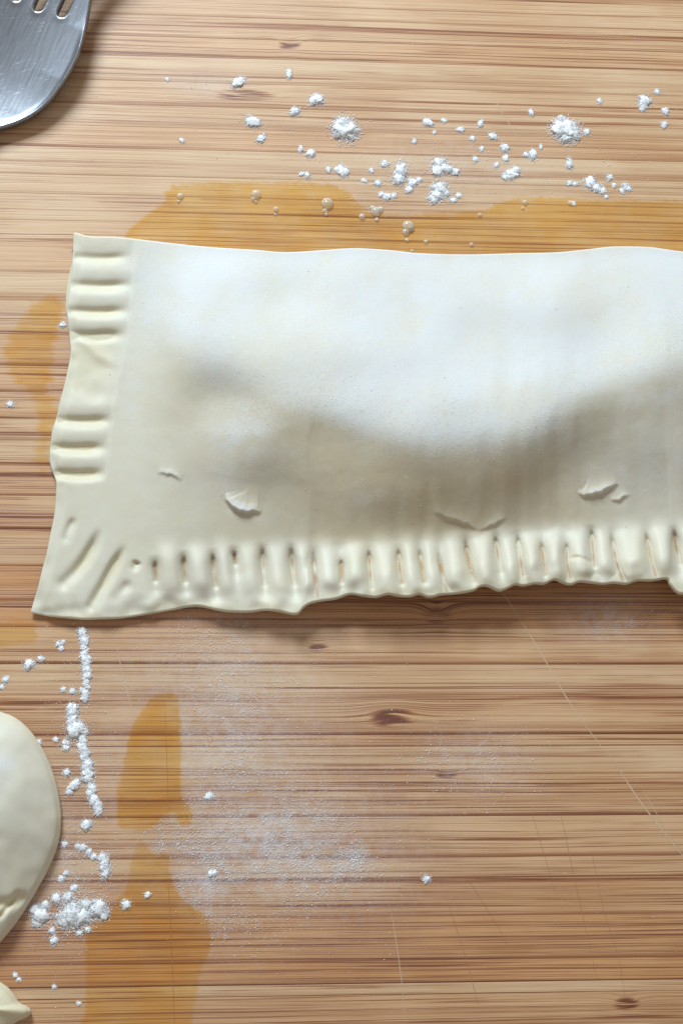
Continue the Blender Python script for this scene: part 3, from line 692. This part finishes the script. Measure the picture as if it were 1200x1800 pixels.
film('broad orange egg wash patch crossed by a dark knife cut',
     [(248, 1475), (268, 1502), (296, 1502), (302, 1552), (330, 1588), (362, 1612), (370, 1660), (350, 1720), (338, 1790), (330, 1850), (150, 1850), (152, 1760), (155, 1642), (190, 1612), (222, 1560), (234, 1500)], 8, .62)

def ico():
    t = (1 + 5 ** .5) / 2
    v = np.array([(-1, t, 0), (1, t, 0), (-1, -t, 0), (1, -t, 0), (0, -1, t), (0, 1, t), (0, -1, -t), (0, 1, -t), (t, 0, -1), (t, 0, 1), (-t, 0, -1), (-t, 0, 1)], float); v /= np.linalg.norm(v[0])
    f = np.array([(0, 11, 5), (0, 5, 1), (0, 1, 7), (0, 7, 10), (0, 10, 11), (1, 5, 9), (5, 11, 4), (11, 10, 2), (10, 7, 6), (7, 1, 8), (3, 9, 4), (3, 4, 2), (3, 2, 6), (3, 6, 8), (3, 8, 9), (4, 9, 5), (2, 4, 11), (6, 2, 10), (8, 6, 7), (9, 8, 1)])
    return v, f
def octa():
    return np.array([(1, 0, 0), (-1, 0, 0), (0, 1, 0), (0, -1, 0), (0, 0, 1), (0, 0, -1)], float), np.array([(0, 2, 4), (2, 1, 4), (1, 3, 4), (3, 0, 4), (2, 0, 5), (1, 2, 5), (3, 1, 5), (0, 3, 5)])
def subdiv(v, f):
    vs = v.tolist(); cache = {}; nf = []
    def mid(a, b):
        k = (min(a, b), max(a, b))
        if k not in cache: m = (np.array(vs[a]) + np.array(vs[b])); m /= np.linalg.norm(m); vs.append(m.tolist()); cache[k] = len(vs) - 1
        return cache[k]
    for a, b, c in f:
        x, y, z = mid(a, b), mid(b, c), mid(c, a); nf += [(a, x, z), (b, y, x), (c, z, y), (x, y, z)]
    return np.array(vs), np.array(nf)
ICO = ico(); OCT = octa(); ICO2 = subdiv(*ICO); ICO3 = subdiv(*ICO2)
def grains(pts, rad, unit, rng, jitter=.35):
    v, f = unit; n = len(pts)
    q = rng.normal(size=(n, 4)); q /= np.linalg.norm(q, axis=1)[:, None]; w_, x, y, z = q.T
    R = np.stack([1 - 2 * (y * y + z * z), 2 * (x * y - z * w_), 2 * (x * z + y * w_), 2 * (x * y + z * w_), 1 - 2 * (x * x + z * z), 2 * (y * z - x * w_), 2 * (x * z - y * w_), 2 * (y * z + x * w_), 1 - 2 * (x * x + y * y)], -1).reshape(n, 3, 3)
    sc = rad[:, None] * (1 + jitter * rng.uniform(-1, 1, (n, 3)))
    V = np.einsum('nij,nkj->nki', R, v[None] * sc[:, None, :]) + pts[:, None, :]
    F = f[None] + (np.arange(n) * len(v))[:, None, None]
    return V.reshape(-1, 3), F.reshape(-1, 3)

# froth bubbles are parts of the puddle
bv, bf = ICO2
for (x, y, r) in [(450, 342, 9), (446, 350, 5), (450, 355, 3), (575, 358, 11), (571, 371, 5), (573, 377, 3.5), (317, 345, 6), (314, 354, 3), (485, 368, 5), (484, 377, 2.5), (660, 372, 9), (668, 368, 6), (655, 366, 5), (662, 386, 4),
                  (717, 398, 11), (713, 408, 7), (722, 402, 6), (715, 422, 4), (828, 430, 4), (636, 381, 6), (748, 425, 4), (922, 356, 5), (918, 366, 3), (1002, 357, 5), (843, 378, 4), (724, 441, 3)]:
    c = P(x, y, .00012); rr = r / PXM
    V = bv * rr * np.array([1, 1, .75]); V = V + c; V[:, 2] = np.maximum(V[:, 2], .00015)
    mesh_np('froth_bubble', V, bf, M_FROTH, pud, True)

# ------------------------------------------------------------------ flour
def clump_geom(px, py, r, rng, stretch=1.0, ang=0.0, hfac=.34, crumbs=2.2):
    """a small heap: lumpy core plus crumbs round it"""
    rr = .74 * r / PXM; v, f = ICO3
    n = 1 + .30 * np.array([pnoise(a[0] * 10, a[1] * 10 + a[2] * 7, 7, int(px * 7 + py)) for a in v]) + .22 * np.array([pnoise(a[0] * 10, a[1] * 10 + a[2] * 7, 2.6, int(px * 3 + py)) for a in v]) + .26 * np.array([pnoise(a[0] * 10, a[1] * 10 + a[2] * 7, 1.1, int(px * 5 + py)) for a in v])
    V = v * n[:, None] * rr * .95 * np.array([stretch, 1 / stretch ** .5, hfac * 1.0]); ca, sa = math.cos(ang), math.sin(ang)
    V = np.c_[V[:, 0] * ca - V[:, 1] * sa, V[:, 0] * sa + V[:, 1] * ca, V[:, 2]]
    V[:, 2] = np.maximum(V[:, 2] + rr * hfac * .45, .00002); c = P(px, py, 0)
    V = V + c
    k = int((14 + r * r * .9) * crumbs); a = rng.uniform(0, 2 * np.pi, k); d = rr * (.7 + np.abs(rng.normal(0, .55, k)))
    rad = rng.uniform(.04, .12, k) * mm * (1 + r / 40)
    x = np.cos(a) * d * stretch; y = np.sin(a) * d / stretch ** .5
    pts = np.c_[c[0] + x * ca - y * sa, c[1] + x * sa + y * ca, rad * .6 + np.clip(1.0 - d / rr, 0, 1) * rr * hfac]
    # grains sitting on the heap itself
    k2 = int(20 + r * r * 3.2); a2 = rng.uniform(0, 2 * np.pi, k2); lob = 1 + .28 * np.sin(a2 * 3 + px) + .2 * np.sin(a2 * 5 + py); d2 = np.minimum(np.sqrt(rng.random(k2)), .995)
    rad2 = rng.uniform(.05, .135, k2) * mm; x = np.cos(a2) * d2 * lob * rr * 1.08 * stretch; y = np.sin(a2) * d2 * lob * rr * 1.08 / stretch ** .5
    p2 = np.c_[c[0] + x * ca - y * sa, c[1] + x * sa + y * ca, rr * hfac * (.12 + 1.2 * np.sqrt(1 - d2 ** 2)) * rng.uniform(.88, 1.04, k2)]
    gv, gf = grains(np.vstack([pts, p2]), np.r_[rad, rad2], OCT, rng)
    return np.vstack([V, gv]), np.vstack([f, gf + len(V)])
def merge(parts):
    vs, fs, o = [], [], 0
    for v_, f_ in parts: vs.append(v_); fs.append(f_ + o); o += len(v_)
    return np.vstack(vs), np.vstack(fs)
FR = np.random.default_rng(21)
def clump(items, label, group=None):
    V, F = merge([clump_geom(*it[:3], FR, *it[3:]) for it in items])
    return tag(mesh_np('flour_clump', V, F, M_FLOUR, None, True), label, 'flour', group)
clump([(606, 228, 24), (600, 222, 16), (614, 234, 15)], 'round fluffy flour clump, alone behind the froth on the board', 'flour clumps on the board')
clump([(990, 226, 22, 1.1, .2), (1003, 232, 19), (995, 240, 16), (984, 222, 14)], 'largest solid flour lump behind the long pastry', 'flour clumps on the board')
clump([(1030, 232, 7)], 'flour crumb touching the largest flour lump', 'flour clumps on the board')
clump([(1132, 178, 13), (1130, 186, 10), (1128, 192, 6)], 'notched flour chip beside a pale knife scratch', 'flour clumps on the board')
clump([(1154, 162, 6)], 'small flour crumb at the tip of the notched flour chip', 'flour clumps on the board')
clump([(418, 146, 11, 1.3, .5), (424, 142, 8)], 'smooth oval flour flake on a dark brown grain mark', 'flour clumps on the board')
clump([(704, 300, 15, 1.4, 1.3), (700, 314, 13)], 'upright flour clump in the densest spill behind the pastry', 'flour clumps on the board')
clump([(772, 288, 13), (782, 296, 13, 1.4, -.2), (768, 300, 12)], 'broad flour clump uppermost in the densest spill', 'flour clumps on the board')
clump([(772, 332, 16), (768, 344, 14), (760, 350, 10), (782, 340, 9)], 'thick flour clump of the densest spill, closest to the egg wash', 'flour clumps on the board')
clump([(724, 322, 10), (718, 334, 8), (736, 316, 6)], 'loose flour clump between the upright and the thick one', 'flour clumps on the board')
clump([(898, 306, 12, 1.3, 0), (906, 300, 9), (888, 310, 8)], 'flat flour clump between the spill and the largest lump', 'flour clumps on the board')
clump([(1036, 322, 13), (1048, 330, 11, 1.3, -.4), (1058, 336, 8)], 'crumbly flour clump in front of the largest flour lump', 'flour clumps on the board')
SMALL = [(508, 130, 8), (556, 176, 13), (518, 196, 10), (444, 214, 13), (459, 244, 9), (528, 262, 6), (546, 270, 9), (577, 328 - 30, 6), (600, 300, 10), (606, 302, 9), (592, 298, 6), (676, 288, 8), (752, 216, 9), (763, 233, 4),
         (728, 248, 5), (844, 218, 7), (830, 244, 6), (866, 240, 8), (809, 228, 7), (886, 260, 9), (888, 278, 7), (936, 272, 9), (924, 272, 6), (800, 302, 8), (835, 280, 6), (933, 198, 6), (1053, 178, 6), (1000, 288, 9), (1000, 322, 6), (1010, 340 - 16, 5),
         (1070, 312, 7), (1078, 326, 5), (1098, 328, 8), (1104, 332, 6), (1092, 336, 5), (1168, 196, 8), (1166, 220, 7), (652, 300, 5), (664, 322, 7), (680, 346, 8), (670, 342, 6), (692, 344, 6), (1007, 358, 5), (1065, 346, 4), (294, 140, 4), (320, 247, 5), (985, 205, 4),
         (846, 262, 5), (950, 258, 4), (872, 290, 5), (780, 212, 5), (640, 318, 5), (540, 308, 6), (530, 306, 5), (796, 352, 6), (806, 344, 6)]
MARKS = [(418, 146, 'near the oval flake and the dark grain mark'), (606, 228, 'near the lone round fluffy clump'), (575, 300, 'just behind the frothy part of the egg wash'), (735, 320, 'within the densest flour spill'),
         (880, 262, 'between the densest spill and the largest lump'), (800, 225, 'beyond the densest spill, out towards bare wood'), (995, 230, 'close to the largest flour lump'), (1060, 325, 'round the crumbly clump in front of the largest lump'), (1135, 185, 'beside the notched flour chip'), (310, 200, 'alone on wood near the fork')]
for x, y, r in SMALL:
    nm = min(MARKS, key=lambda m: math.hypot(m[0] - x, m[1] - y))[2]; size = 'tiny' if r < 6 else 'small' if r < 9 else 'medium'
    clump([(x, y, r, 1 + .4 * FR.random(), FR.uniform(0, 3))], size + ' flour crumb ' + nm, size + ' flour crumbs ' + nm)
# line of flour in front of the pastry
line = []
for poly, r in [([(146, 1108), (148, 1135), (152, 1165), (154, 1190), (148, 1215), (147, 1228)], 9), ([(128, 1245), (128, 1268), (134, 1285), (140, 1276)], 10), ([(148, 1298), (148, 1320), (152, 1345), (157, 1368)], 10), ([(158, 1375), (164, 1400), (172, 1428)], 9.5)]:
    for q in spline(poly, max(9, int(len(poly) * 4.2))): line.append((q[0] + FR.normal(0, 2.4), q[1], r * FR.uniform(.6, 1.1), 1, 0, .36, 1.0))
line += [(133, 1283, 16), (131, 1380, 10, 1.3, .6), (122, 1392, 7), (118, 1358, 7), (128, 1215, 6), (112, 1212, 5), (150, 1285, 6), (116, 1306, 7)]
tag(mesh_np('flour_streak', *merge([clump_geom(*it[:3], FR, *it[3:]) for it in line]), M_FLOUR, None, True), 'narrow upright line of spilled flour beside the round pastry', 'flour')
heap = [(130, 1606, 22), (140, 1612, 18), (112, 1616, 14), (172, 1598, 17), (182, 1608, 10), (72, 1610, 15), (62, 1600, 10), (66, 1622, 9), (100, 1580, 10), (120, 1576, 9), (150, 1590, 10), (96, 1653, 8), (92, 1636, 6), (140, 1640, 5), (155, 1634, 5), (80, 1590, 7)]
tag(mesh_np('flour_heap', *merge([clump_geom(*it, FR) for it in heap]), M_FLOUR, None, True), 'wide crumbly flour heap beside the lower rim of the round pastry', 'flour')
for x, y, r, lb in [(52, 1168, 10, 'faint round flour spot beside the top of the flour line'), (73, 1158, 6, 'tiny flour cube beside the top of the flour line'), (152, 1450, 10, 'flour crumb just below the end of the flour line'),
                    (184, 1520, 12, 'elongated flour clump between the flour line and the flour heap'), (222, 1590, 9, 'thin flour crumb on the egg wash beside the flour heap'),
                    (260, 1573, 6, 'faint flour crumb on the broad egg wash patch'), (749, 1546, 7, 'single flour crumb alone on bare wood'), (374, 1535, 8, 'flat flour fleck on the dusted wood'),
                    (368, 1400, 8, 'flour fleck at the upper rim of the dusted wood'), (18, 711, 7, 'tiny flour crumb on the egg wash smear'), (111, 571, 6, 'flour crumb touching the crimped left edge of the long pastry')]:
    st_ = 1.5 if r == 12 else 1.1
    clump([(x, y, r, st_, 1.4 if r == 12 else .3)] + ([(x + 2, y + 14, 9, 1.2, 1.3), (x - 4, y - 12, 9)] if r == 12 else []), lb)
for x, y, r in [(104, 1132, 6), (108, 1140, 5), (112, 1128, 4), (10, 1195, 6), (4, 1208, 5), (14, 1192, 4), (68, 1305, 6), (98, 1300, 5), (116, 1315, 7), (146, 1490, 7), (157, 1498, 6), (165, 1506, 6), (113, 1484, 6), (137, 1488, 5), (28, 1714, 5), (34, 1722, 4), (139, 1764, 4), (96, 1735, 4), (128, 1562, 5), (132, 1560, 6), (108, 1545, 6), (116, 1535, 5)]:
    nm = min([(108, 1135, 'beside the top of the flour line'), (8, 1200, 'alone on wood above the round pastry'), (95, 1308, 'between the round pastry and the flour line'), (140, 1495, 'between the flour line and the flour heap'), (120, 1550, 'just above the flour heap'), (30, 1718, 'by the small pointed dough piece'), (120, 1750, 'on bare wood below the flour heap')], key=lambda m: math.hypot(m[0] - x, m[1] - y))[2]
    clump([(x, y, r)], 'small flour crumb ' + nm, 'small flour crumbs ' + nm)

# uncountable flour dust on the board
def dust_points(spec, rng):
    out = []
    for (kind, x, y, sx, sy, n) in spec:
        if kind == 'g': q = np.c_[rng.normal(x, sx, n), rng.normal(y, sy, n)]
        else: q = np.c_[rng.uniform(x, sx, n), rng.uniform(y, sy, n)]
        out.append(q)
    return np.vstack(out)
spec = [('g', 470, 1470, 85, 48, 5200), ('g', 400, 1290, 45, 110, 2600), ('g', 380, 1150, 70, 40, 1100), ('g', 520, 1530, 90, 45, 2200), ('g', 350, 1555, 30, 36, 1500), ('g', 612, 1512, 20, 16, 900), ('g', 300, 1480, 22, 24, 500),
        ('g', 420, 1620, 50, 30, 700), ('g', 830, 1340, 75, 40, 900), ('g', 1070, 1088, 40, 16, 700), ('u', 180, 1090, 720, 1760, 900), ('g', 420, 1330, 110, 130, 1900), ('u', 600, 1060, 1200, 1800, 450), ('u', 0, 10, 1200, 420, 380), ('g', 800, 290, 120, 45, 900),
        ('g', 760, 310, 70, 30, 700), ('g', 560, 250, 90, 60, 420), ('g', 1040, 290, 70, 50, 420), ('g', 1130, 180, 40, 30, 120), ('g', 1060, 60, 60, 40, 110), ('g', 370, 148, 30, 9, 160), ('g', 130, 1260, 32, 80, 700), ('g', 120, 1600, 50, 32, 1300),
        ('g', 130, 1500, 36, 40, 600), ('u', 0, 1640, 160, 1800, 90), ('u', 0, 1100, 130, 1260, 120), ('g', 640, 330, 70, 30, 250), ('u', 0, 440, 110, 1060, 60)]
spec = [(k, x, y, sx, sy, int(n * (4.6 if k == 'g' and y > 1100 else 1.6))) for (k, x, y, sx, sy, n) in spec]
q = dust_points(spec, FR)
nz = .5 + .5 * pnoise(q[:, 0], q[:, 1], 16, 71) + .3 * pnoise(q[:, 0], q[:, 1], 45, 72)
q = q[FR.random(len(q)) < np.clip(nz, .08, 1)]
# grains do not lie where the streaks of egg wash were brushed, nor under the pastries
wetmask = inside_poly(q[:, 0], q[:, 1], [(244, 1246), (276, 1222), (312, 1221), (318, 1400), (334, 1447), (300, 1434), (262, 1458), (212, 1452), (220, 1330)]) | inside_poly(q[:, 0], q[:, 1], [(250, 1490), (296, 1502), (302, 1552), (370, 1640), (330, 1850), (150, 1850), (155, 1650), (222, 1560)])
q = q[~(wetmask & (FR.random(len(q)) < .93))]
body = inside_poly(q[:, 0], q[:, 1], TOP + RIGHT[1:-1] + BOT[::-1] + LEFT[::-1][1:-1])
q = q[~body]
q = q[(q[:, 0] > -60) & (q[:, 0] < 1300) & (q[:, 1] > -60) & (q[:, 1] < 1880)]
rad = np.minimum(FR.lognormal(np.log(.054), .45, len(q)), .17) * mm
pp = P(q[:, 0], q[:, 1], 0); pp[:, 2] = rad * .55
tag(mesh_np('flour_dust', *grains(pp, rad, OCT, FR, .3), M_FLOUR, None, True), 'fine white flour dust sprinkled over the bamboo board', 'flour', None, 'stuff')
# and on the brow of the pastry
wgt = (np.clip(flour - .15, 0, 1) * np.exp(-(((GY - yr + 5) / 60) ** 2)) + .5 * np.exp(-((GX - 430) / 60) ** 2 - ((GY - 720) / 60) ** 2) + .02 * sm(200, 300, GX) * (GY < yb)).reshape(-1); wgt[GX.reshape(-1) > 1300] = 0
NG = 15000
sel = FR.choice(len(wgt), NG, p=wgt / wgt.sum()); jx = GX.reshape(-1)[sel] + FR.uniform(-1.2, 1.2, NG); jy = GY.reshape(-1)[sel] + FR.uniform(-1.2, 1.2, NG)
rad = np.minimum(FR.lognormal(np.log(.050), .35, NG), .12) * mm
pp = P(jx, jy, Zg.reshape(-1)[sel] + rad * .35)
tag(mesh_np('flour_dusting', *grains(pp, rad, OCT, FR, .3), M_FLOUR, None, True), 'fine flour grains dusted over the long pastry', 'flour', None, 'stuff')
